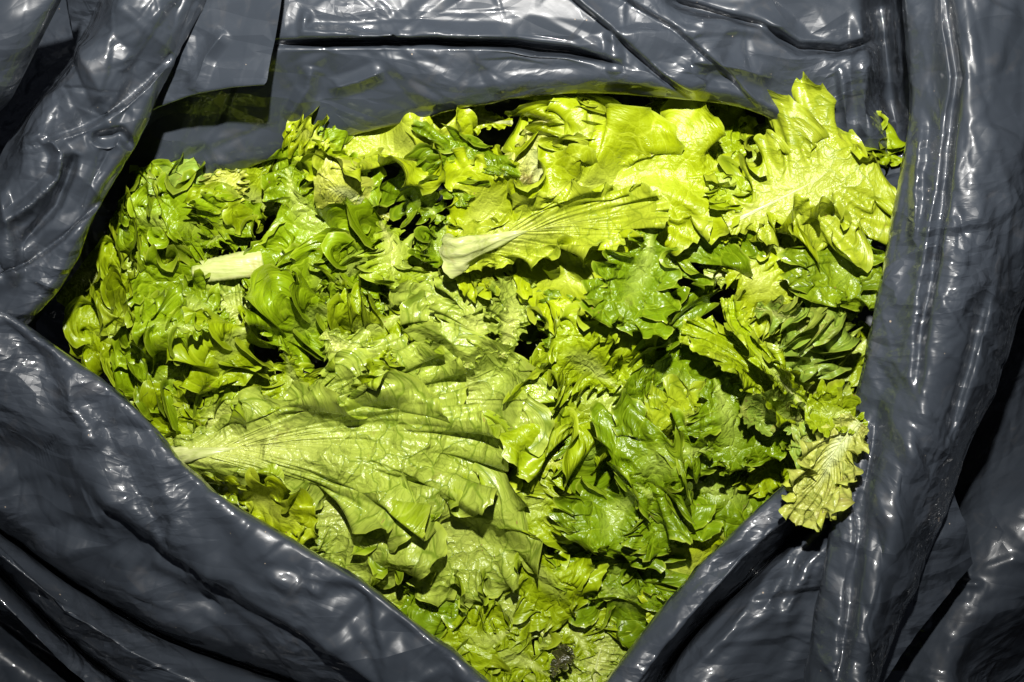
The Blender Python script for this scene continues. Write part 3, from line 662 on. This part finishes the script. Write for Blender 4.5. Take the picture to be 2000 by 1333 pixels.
# ---- the leaves the photograph shows, from the lowest to the topmost: colour, prototype, path (base to tip, px), width, label, options
LEAVES = [
 # far right side
 ('U', 8, [(1300, 330), (1570, 320)], 150, 'shaded pale leaf under the back rim, just left of the big pale leaf', {}),
 ('Y', 0, [(1420, 440, 0), (1570, 365, 12), (1690, 292, 20)], 300, 'big pale veined leaf standing up against the bag at the upper right corner', dict(rib=9, lift=.004, settle=False, flip=True)),
 ('M', 3, [(1620, 430), (1745, 350)], 150, 'curly bright leaf margin pressed against the right cuff, beside the big pale leaf', dict(lift=.036)),
 ('M', 7, [(1680, 290), (1730, 260), (1745, 320)], 80, 'small curled leaf tip rising at the top right beside the bag film', dict(lift=.045)),
 ('U', 4, [(1380, 540), (1560, 520), (1700, 560)], 190, 'pale leaf with raised ribs below the folded shiny leaf on the right', dict(rib=10, flip=True, lift=.016)),
 ('Y', 0, [(1420, 500), (1560, 600)], 160, 'soft yellow green leaf half over the pale ribbed leaf on the right', dict(lift=.016)),
 ('M', 1, [(1740, 640), (1640, 700), (1560, 640)], 190, 'ruffled mid green leaf under the dull leaf beside the right cuff', {}),
 ('U', 0, [(1660, 830), (1560, 730), (1520, 640)], 230, 'broad shaded underside between the twisted stems and the right cuff', dict(flip=True, lift=.014)),
 ('O', 7, [(1480, 600), (1580, 640), (1600, 745)], 170, 'lobed olive leaf hanging over the shaded underside near the right cuff', dict(lift=.02)),
 ('O', 2, [(1560, 560), (1640, 640)], 150, 'olive ruffled leaf just above the lobed hanging leaf', dict(lift=.012)),
 ('G', 0, [(1690, 400), (1660, 500), (1640, 600)], 200, 'dull dark green leaf hanging against the right cuff', dict(flip=True, lift=.018, fold=(0, 50))),
 ('Y', 6, [(1410, 460), (1540, 430), (1650, 415)], 230, 'shiny yellow leaf folded along its straight lower edge, right side', dict(fold=(110, 0), lift=.024, foldw=.25)),
 ('Y', 9, [(1430, 440), (1490, 370), (1570, 350)], 120, 'small glossy curled leaf on top of the folded shiny leaf', dict(lift=.02)),
 # top edge
 ('Y', 3, [(1180, 300), (1090, 230), (1030, 190)], 230, 'yellow frilly leaf under the back lip of the bag, top middle', dict(lift=.028)),
 ('Y', 2, [(1120, 330), (1130, 250), (1140, 175)], 210, 'yellow curly leaf pointing up to the back lip of the bag', dict(lift=.024)),
 ('Y', 9, [(1180, 240), (1300, 235), (1480, 240)], 130, 'thin ruffled yellow leaf running right along the back lip', dict(rib=9, lift=.006)),
 ('Y', 1, [(1270, 330), (1310, 250), (1290, 185)], 150, 'ruffled yellow leaf below the back lip, right of the middle', dict(lift=.004)),
 ('M', 9, [(1290, 330), (1380, 290), (1460, 300)], 120, 'small ragged leaf above the centre leaf, towards the dark gap', {}),
 ('Y', 4, [(1000, 240), (900, 225), (780, 245)], 90, 'narrow yellow leaf tucked behind the long rolled yellow leaf', dict(rib=8, lift=.02)),
 ('Y', 6, [(1010, 330), (850, 280), (700, 275), (590, 250)], 230, 'long bright yellow leaf rolled along its upper edge, top left of centre', dict(fold=(0, 70), foldw=.3, lift=.034)),
 ('Y', 2, [(640, 285), (595, 255), (550, 230)], 90, 'pale ragged tip poking up at the upper left', dict(lift=.045)),
 ('P', 0, [(1090, 440), (1060, 340), (1010, 270)], 220, 'very pale wrinkled leaf in the upper middle, left of the centre leaf', dict(lift=.004, flip=True)),
 ('Y', 6, [(1150, 350), (1170, 250), (1230, 190)], 180, 'upright yellow leaf with a curled lip above the centre leaf', dict(lift=.01)),
 # left top
 ('U', 5, [(240, 560), (170, 540), (115, 590)], 120, 'dull shaded leaf in the left corner under the bag wall', {}),
 ('H', 2, [(420, 470), (330, 400), (270, 340)], 150, 'dark curly leaf at the upper left edge of the heap', dict(lift=.026)),
 ('H', 7, [(280, 440), (275, 370), (310, 335)], 90, 'small curled tip standing alone at the upper left against the dark gap', dict(lift=.028)),
 ('P', 9, [(445, 420), (425, 330)], 80, 'thin pale pointed tip at the upper left edge of the heap', dict(lift=.036)),
 ('O', 0, [(470, 400), (380, 375), (295, 395)], 120, 'olive leaf with dark veins near the upper left edge', dict(lift=.012)),
 ('M', 3, [(420, 500), (300, 470), (190, 470)], 190, 'tightly curled leaf at the left end of the heap, upper row', dict(lift=.012)),
 ('M', 2, [(440, 540), (330, 520), (185, 530)], 170, 'tightly curled leaf at the left end, just left of the white stem', dict(lift=.004)),
 ('H', 3, [(400, 430), (300, 430), (210, 410)], 150, 'dense frilly leaf between the upper left edge and the white stem', dict(lift=.008)),
 ('H', 9, [(470, 470), (400, 440), (340, 460)], 170, 'dark frilly leaf just above the white stem', dict(lift=.010)),
 ('H', 6, [(400, 480), (440, 430), (440, 380)], 120, 'dark glossy leaf curled round a hole, upper left', dict(cup=1.2, lift=.018)),
 ('M', 0, [(560, 420), (480, 380), (430, 330)], 150, 'mid green leaf leaning on the curled glossy leaf, upper left', dict(lift=.006)),
 ('H', 6, [(700, 380), (610, 310), (560, 260)], 170, 'glossy green leaf below the pale ragged tip', dict(lift=.016)),
 ('H', 0, [(560, 330), (590, 410), (690, 480)], 240, 'large smooth dark leaf with soil specks, upper left of centre', dict(lift=.016)),
 ('M', 7, [(660, 400), (640, 330), (655, 285)], 100, 'narrow glossy leaf lobe beside the long rolled yellow leaf', dict(lift=.016)),
 ('P', 5, [(750, 415), (680, 380), (620, 370)], 85, 'wilted buff leaf between the large dark leaf and the long yellow leaf', dict(lift=.014)),
 # left middle
 ('M', 3, [(430, 620), (300, 610), (140, 600)], 170, 'tightly curled leaf at the left end, below the white stem', {}),
 ('M', 2, [(480, 680), (340, 660), (120, 650)], 180, 'bright curly leaf reaching the bag edge at the far left', {}),
 ('H', 3, [(470, 700), (340, 700), (210, 690)], 190, 'dark tightly curled leaf near the left bag edge', dict(lift=.004)),
 ('H', 7, [(500, 780), (380, 740), (260, 740)], 190, 'dark curly leaf just above the left front rim', dict(lift=.004)),
 ('U', 4, [(350, 900), (420, 820), (560, 790)], 130, 'smooth pale leaf beside the front rim, above the giant leaf', {}),
 ('M', 6, [(400, 760), (330, 800), (330, 860)], 110, 'small leaf wedged between the curly leaves and the front rim', {}),
 ('U', 4, [(560, 640), (470, 610), (390, 570)], 120, 'smooth pale leaf showing its veins below the white stem', dict(lift=.010, flip=True)),
 ('H', 9, [(450, 640), (350, 590), (250, 575)], 150, 'green frilly leaf right under the white stem at the left', dict(lift=.010)),
 ('M', 7, [(520, 600), (430, 700), (440, 760)], 150, 'narrow curled leaf running down through the left middle', dict(lift=.012)),
 ('H', 7, [(400, 640), (330, 640), (260, 620)], 120, 'shiny dark curls in the middle of the left end', dict(lift=.014)),
 ('H', 8, [(620, 590), (540, 570), (480, 590)], 190, 'dark flat leaf with wavy margin right of the white stem', dict(lift=.012)),
 ('H', 2, [(740, 620), (650, 560), (600, 480)], 210, 'dark curly leaf left of the middle, below the large smooth leaf', dict(lift=.008)),
 ('H', 3, [(640, 600), (690, 520), (780, 460)], 190, 'dark ruffled leaf between the large smooth leaf and the cut stem', dict(lift=.008)),
 ('U', 1, [(740, 430), (765, 490), (760, 560)], 110, 'pale green leaf with a scalloped tip left of the cut stem', dict(lift=.018)),
 ('H', 7, [(700, 590), (610, 620), (540, 690)], 180, 'glossy dark leaf in the left middle pointing down left', dict(lift=.010)),
 ('M', 2, [(800, 600), (730, 640), (650, 640)], 150, 'bright curly leaf left of the standing pale leaves', dict(lift=.006)),
 ('M', 1, [(560, 690), (570, 750), (590, 815)], 150, 'small bright leaf above the ribs of the giant leaf', dict(lift=.012)),
 ('U', 4, [(630, 650), (690, 710), (735, 790)], 170, 'pale leaf folded to a point, with a frilled end, above the giant leaf', dict(lift=.016, flip=True)),
 ('M', 3, [(760, 680), (745, 730), (735, 780)], 90, 'little curly frill on the point of the folded pale leaf', dict(lift=.030)),
 # centre
 ('U', 0, [(930, 700), (870, 600), (850, 530)], 150, 'pale standing leaf left of the middle, below the cut stem', dict(fold=(40, 0), flip=True, lift=.016)),
 ('U', 4, [(910, 720), (930, 620), (950, 540)], 140, 'glossy pale leaf with large vein cells in the middle', dict(flip=True, lift=.014)),
 ('U', 4, [(980, 700), (1000, 620), (1020, 540)], 110, 'pale standing leaf right of the glossy one in the middle', dict(fold=(50, 50), flip=True, lift=.014)),
 ('O', 5, [(1090, 680), (1050, 620), (1040, 560)], 110, 'shaded pleated leaf in the middle under the cut leaf', {}),
 ('Y', 0, [(1060, 720), (1140, 630), (1210, 560)], 190, 'light green leaf pointing up right from the middle', dict(lift=.020, flip=True)),
 ('G', 0, [(1070, 680), (1090, 630), (1120, 580)], 80, 'small dark leaf strip in the middle beside the light green leaf', dict(lift=.030)),
 ('U', 8, [(1100, 830), (1060, 800), (1000, 780)], 150, 'pale small leaf in the hollow right of the giant leaf', dict(flip=True, lift=.030)),
 # lower right
 ('U', 4, [(1190, 1090), (1180, 980), (1190, 850)], 228, 'pale standing leaf in the lower right middle, in shade', dict(flip=True, lift=.016)),
 ('U', 0, [(1420, 900), (1400, 790), (1330, 720)], 228, 'shaded pleated underside right of the middle', dict(flip=True, lift=.016)),
 ('O', 0, [(1480, 1040), (1400, 1000), (1310, 1000)], 168, 'olive leaf near the right front rim', dict(lift=.014)),
 ('Y', 8, [(1280, 1230), (1340, 1130), (1390, 1040)], 228, 'smooth yellow green leaf flat against the right front rim', dict(lift=.012)),
 ('G', 0, [(1330, 940), (1440, 970), (1530, 960)], 180, 'dark frilly leaf reaching the corner of the right front rim', dict(lift=.004)),
 ('M', 0, [(1420, 860), (1500, 880), (1540, 950)], 144, 'curled green leaf below the twisted stems', dict(lift=.004)),
 ('U', 4, [(1160, 1350), (1170, 1290), (1200, 1220)], 156, 'pale leaf with a rib at the bottom of the opening', dict(rib=7, flip=True)),
 ('M', 0, [(1150, 1290), (1130, 1220), (1190, 1150)], 216, 'green leaf near the bottom of the opening', {}),
 ('U', 0, [(1090, 1260), (1020, 1200), (960, 1190)], 204, 'pale ruffled leaf at the bottom left of the opening', dict(flip=True)),
 ('M', 0, [(1080, 1330), (1000, 1290), (900, 1300)], 168, 'small green leaf at the very bottom by the left front rim', {}),
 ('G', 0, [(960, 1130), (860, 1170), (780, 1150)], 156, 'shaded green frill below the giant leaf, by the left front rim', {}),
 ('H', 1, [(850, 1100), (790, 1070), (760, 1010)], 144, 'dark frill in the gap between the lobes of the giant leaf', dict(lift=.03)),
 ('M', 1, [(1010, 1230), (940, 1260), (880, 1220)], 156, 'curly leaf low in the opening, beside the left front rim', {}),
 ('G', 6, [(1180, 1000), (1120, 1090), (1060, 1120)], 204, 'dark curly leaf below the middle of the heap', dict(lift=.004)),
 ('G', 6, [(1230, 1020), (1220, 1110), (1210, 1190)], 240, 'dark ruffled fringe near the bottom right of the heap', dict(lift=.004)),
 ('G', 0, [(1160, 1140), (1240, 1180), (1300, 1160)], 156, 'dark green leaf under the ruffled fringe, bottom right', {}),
 ('M', 0, [(1000, 1060), (1060, 1130), (1130, 1200)], 156, 'mid green curly leaf low in the opening, right of the giant lobe', dict(lift=.004)),
 # right middle
 ('M', 6, [(1090, 900), (1050, 960), (1020, 1060)], 228, 'bright smooth leaf right of the giant leaf lobe', dict(lift=.010)),
 ('Y', 1, [(1100, 910), (1030, 890), (975, 860)], 132, 'yellow green frill beside the end of the giant leaf', dict(lift=.008)),
 ('M', 6, [(1330, 940), (1230, 810), (1110, 740), (1040, 690)], 312, 'large mid green leaf right of the middle with a curled hole', dict(lift=.010, cup=.3)),
 ('M', 9, [(1210, 760), (1130, 700), (1070, 690)], 156, 'curled lip of a green leaf at the middle, over the pale central leaf', dict(lift=.016)),
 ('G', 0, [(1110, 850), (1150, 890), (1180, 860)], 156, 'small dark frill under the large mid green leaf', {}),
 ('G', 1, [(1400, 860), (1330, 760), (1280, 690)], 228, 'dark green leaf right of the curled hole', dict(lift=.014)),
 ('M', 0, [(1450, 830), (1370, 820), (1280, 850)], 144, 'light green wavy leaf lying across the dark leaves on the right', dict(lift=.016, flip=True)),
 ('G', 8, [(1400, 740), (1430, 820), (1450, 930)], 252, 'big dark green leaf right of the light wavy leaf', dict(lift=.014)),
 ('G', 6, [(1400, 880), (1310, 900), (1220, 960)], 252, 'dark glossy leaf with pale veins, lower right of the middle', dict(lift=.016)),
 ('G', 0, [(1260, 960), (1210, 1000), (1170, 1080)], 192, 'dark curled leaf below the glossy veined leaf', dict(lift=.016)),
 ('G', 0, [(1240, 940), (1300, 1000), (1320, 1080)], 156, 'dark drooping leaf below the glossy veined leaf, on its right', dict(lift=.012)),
 # under the centre leaf
 ('Y', 9, [(1250, 500), (1130, 530), (1010, 570)], 170, 'frilly yellow leaf hanging below the cut ribbed leaf', dict(lift=.012)),
 ('Y', 1, [(1000, 520), (950, 530), (890, 540)], 90, 'small yellow frill under the cut end of the stem', dict(lift=.012)),
 ('Y', 3, [(1300, 560), (1240, 560), (1170, 600)], 150, 'ragged yellow frills right of the middle, in the dark hollow', dict(lift=.004)),
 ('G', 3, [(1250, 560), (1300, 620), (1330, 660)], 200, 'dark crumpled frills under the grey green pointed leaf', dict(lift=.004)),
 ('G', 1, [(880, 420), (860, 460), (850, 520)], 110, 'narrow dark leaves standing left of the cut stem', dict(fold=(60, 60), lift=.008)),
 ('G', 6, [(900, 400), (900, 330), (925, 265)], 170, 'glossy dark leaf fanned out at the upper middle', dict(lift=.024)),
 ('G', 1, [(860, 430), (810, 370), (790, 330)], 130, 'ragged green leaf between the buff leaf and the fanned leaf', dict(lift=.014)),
 ('Y', 8, [(900, 500), (940, 420), (1000, 350)], 180, 'smooth yellow green leaf above the cut stem', dict(lift=.016)),
 # the giant leaf, lower left
 ('U', 5, [(780, 900), (890, 790), (950, 665)], 250, 'pale blistered central leaf, bruised and veined', dict(flip=True, lift=.014, zs=.7)),
 ('U', 10, [(345, 890), (560, 840), (760, 780), (900, 740)], 170, 'upper lobe of the giant pale leaf, spreading to the middle of the heap', dict(flip=True, lift=.008)),
 ('U', 8, [(640, 880), (820, 940), (900, 1050), (925, 1195)], 230, 'right hand lobe of the giant pale leaf, hanging down to a scalloped end', dict(flip=True, lift=.010)),
 ('U', 0, [(400, 890), (560, 930), (690, 1020), (745, 1165)], 230, 'wet left hand lobe of the giant pale leaf beside the front rim', dict(flip=True, lift=.012)),
 ('U', 10, [(330, 895), (560, 868), (760, 880), (970, 930)], 230, 'giant pale leaf with ribs fanning from its base at the left front rim', dict(flip=True, lift=.014, zs=1.2, rib=46)),
 ('Y', 1, [(400, 930), (500, 975), (610, 1050)], 120, 'small bright yellow green leaf beside the front rim, over the giant leaf', dict(lift=.020)),
 # twisted stems and the wilted leaf
 ('M', 11, [(1670, 838), (1560, 800), (1450, 700), (1340, 640)], 120, 'long twisted narrow leaf running from the right rim towards the middle', dict(fold=(60, 60), lift=.034, rib=12)),
 ('M', 11, [(1600, 805), (1510, 720), (1460, 640), (1450, 580)], 80, 'rolled narrow leaf rising above the twisted one', dict(fold=(80, 80), lift=.040, rib=8)),
 ('O', 5, [(1640, 820), (1540, 820), (1460, 790)], 90, 'wilted brownish leaf base joining the twisted leaf', dict(fold=(50, 50), lift=.022)),
 ('O', 5, [(1660, 850, 20), (1610, 880, 12), (1555, 900, 0)], 90, 'crumpled olive scrap above the pale wilted leaf at the right rim corner', dict(settle=False, lift=.052, zs=1.6)),
 ('P', 11, [(1672, 822, 25), (1628, 880, 16), (1600, 950, 4), (1560, 1020, -20)], 125, 'pale wilted leaf hanging over the film at the right rim corner', dict(flip=True, settle=False, lift=.060, zs=1.6, fold=(35, 60), rib=8)),
 ('M', 5, [(1690, 845, 0), (1650, 815, 0), (1580, 800, -10)], 90, 'crumpled green leaf end at the right rim, above the pale wilted leaf', dict(settle=False, lift=.066, fold=(30,50))),
 ('D', 5, [(1080, 1330), (1095, 1295), (1110, 1270)], 32, 'dark rotten scrap near the very bottom of the opening', dict(lift=.020)),
 # topmost, centre
 ('G', 6, [(1290, 570), (1340, 480), (1390, 390)], 210, 'dark green leaf with a curled pocket right of the ribbed leaf', dict(lift=.016)),
 ('Y', 0, [(885, 490), (1060, 420), (1250, 355), (1430, 350)], 240, 'large smooth yellow green leaf on top of the heap, upper middle', dict(lift=.018)),
 ('M', 1, [(1390, 360), (1430, 350), (1440, 410)], 90, 'green pointed end of the big centre leaf', dict(lift=.022)),
 ('G', 0, [(1275, 420), (1260, 520), (1200, 640)], 170, 'grey green pointed leaf hanging down right of the middle', dict(fold=(30, 30), lift=.030)),
 ('Y', 11, [(878, 498), (1010, 455), (1150, 425), (1300, 400)], 125, 'cut ribbed leaf with a thick pale stem end, in the upper middle', dict(fold=(50, 55), foldw=.9, lift=.032, rib=92, flip=True, zs=1.3)),
]
CALM = ['large smooth dark leaf', 'soft yellow green', 'pale leaf with raised ribs', 'dull dark green leaf', 'shiny yellow leaf folded', 'glossy dark leaf fanned', 'smooth yellow green leaf above', 'very pale wrinkled', 'glossy pale leaf with large', 'pale standing leaf left', 'pale standing leaf right', 'light green leaf pointing', 'bright smooth leaf right', 'large mid green leaf right', 'dark green leaf with a curled pocket', 'big dark green leaf', 'dark glossy leaf with pale veins', 'dark flat leaf with wavy', 'pale leaf folded to a point', 'smooth pale leaf showing', 'large smooth yellow green', 'grey green pointed', 'smooth yellow green leaf flat', 'glossy green leaf below']          # broad leaves that bridge the hollows
for e in LEAVES:
    col_, pr, path, W, lab, kw = e
    kw = dict(kw)
    if any(lab.startswith(c) for c in CALM): kw['follow'] = 0.5; kw['lift'] = kw.get('lift', 0) + 0.010
    add_leaf(col_, pr, path, W, lab, **kw)
print('leaves', time.time() - T0, float(HM.max()))

for o in [o for o in bpy.data.objects if o.get('label', '').startswith('curly bright leaf margin pressed')]:
    bpy.data.objects.remove(o, do_unlink=True)                    # wholly buried

# ---- white stem stub among the curly leaves at the left
def stem_stub():
    pts, L = catmull([(378, -535, 0), (440, -525, 8), (515, -512, 4)], 40)
    zc = float(look(blur(HM, 4), -0.19, 0.05)) + 0.009; k = PX * (1 - zc / CAM_H)
    rng = np.random.default_rng(9); K = 28; rows = []
    T = np.gradient(pts, axis=0); T /= np.linalg.norm(T, axis=1, keepdims=True)
    S_ = np.cross([0, 0, 1.0], T); N_ = np.cross(T, S_)
    for i in range(40):
        f = i / 39; w = 21 + 7 * f; w *= min(1, 0.75 + 3 * f)
        a = np.linspace(0, 2*np.pi, K, endpoint=False)
        rr = 1 + 0.05 * np.cos(5 * a) + 0.02 * rng.standard_normal(K)
        rows.append(pts[i] + S_[i] * (w * rr * np.cos(a))[:, None] + N_[i] * (w * 0.62 * rr * np.sin(a))[:, None])
    G = np.array(rows); V = np.stack([(G[..., 0]-1000)*k, (G[..., 1]+666.5)*k, G[..., 2]*k + zc], -1).reshape(-1, 3)
    V = np.vstack([V, V[:K].mean(0) , V[-K:].mean(0)]); q = len(V)
    F = [[i*K+j, i*K+(j+1) % K, (i+1)*K+(j+1) % K, (i+1)*K+j] for i in range(39) for j in range(K)]
    F = np.array(F)
    c = V.mean(0)
    me = bpy.data.meshes.new('lettuce_stem'); me.from_pydata((V - c).tolist(), [], F.tolist() + [[(j+1) % K, j, q-2] for j in range(K)] + [[39*K+j, 39*K+(j+1) % K, q-1] for j in range(K)])
    for p in me.polygons: p.use_smooth = True
    me.materials.append(STEM)
    o = link(me, 'cut_lettuce_stalk', None, 'thick white cut stem lying among the curly leaves at the left', 'lettuce stem'); o.location = c
stem_stub()
print('done', time.time() - T0, sum(len(o.data.polygons) * 2 for o in bpy.data.objects if o.type == 'MESH'))
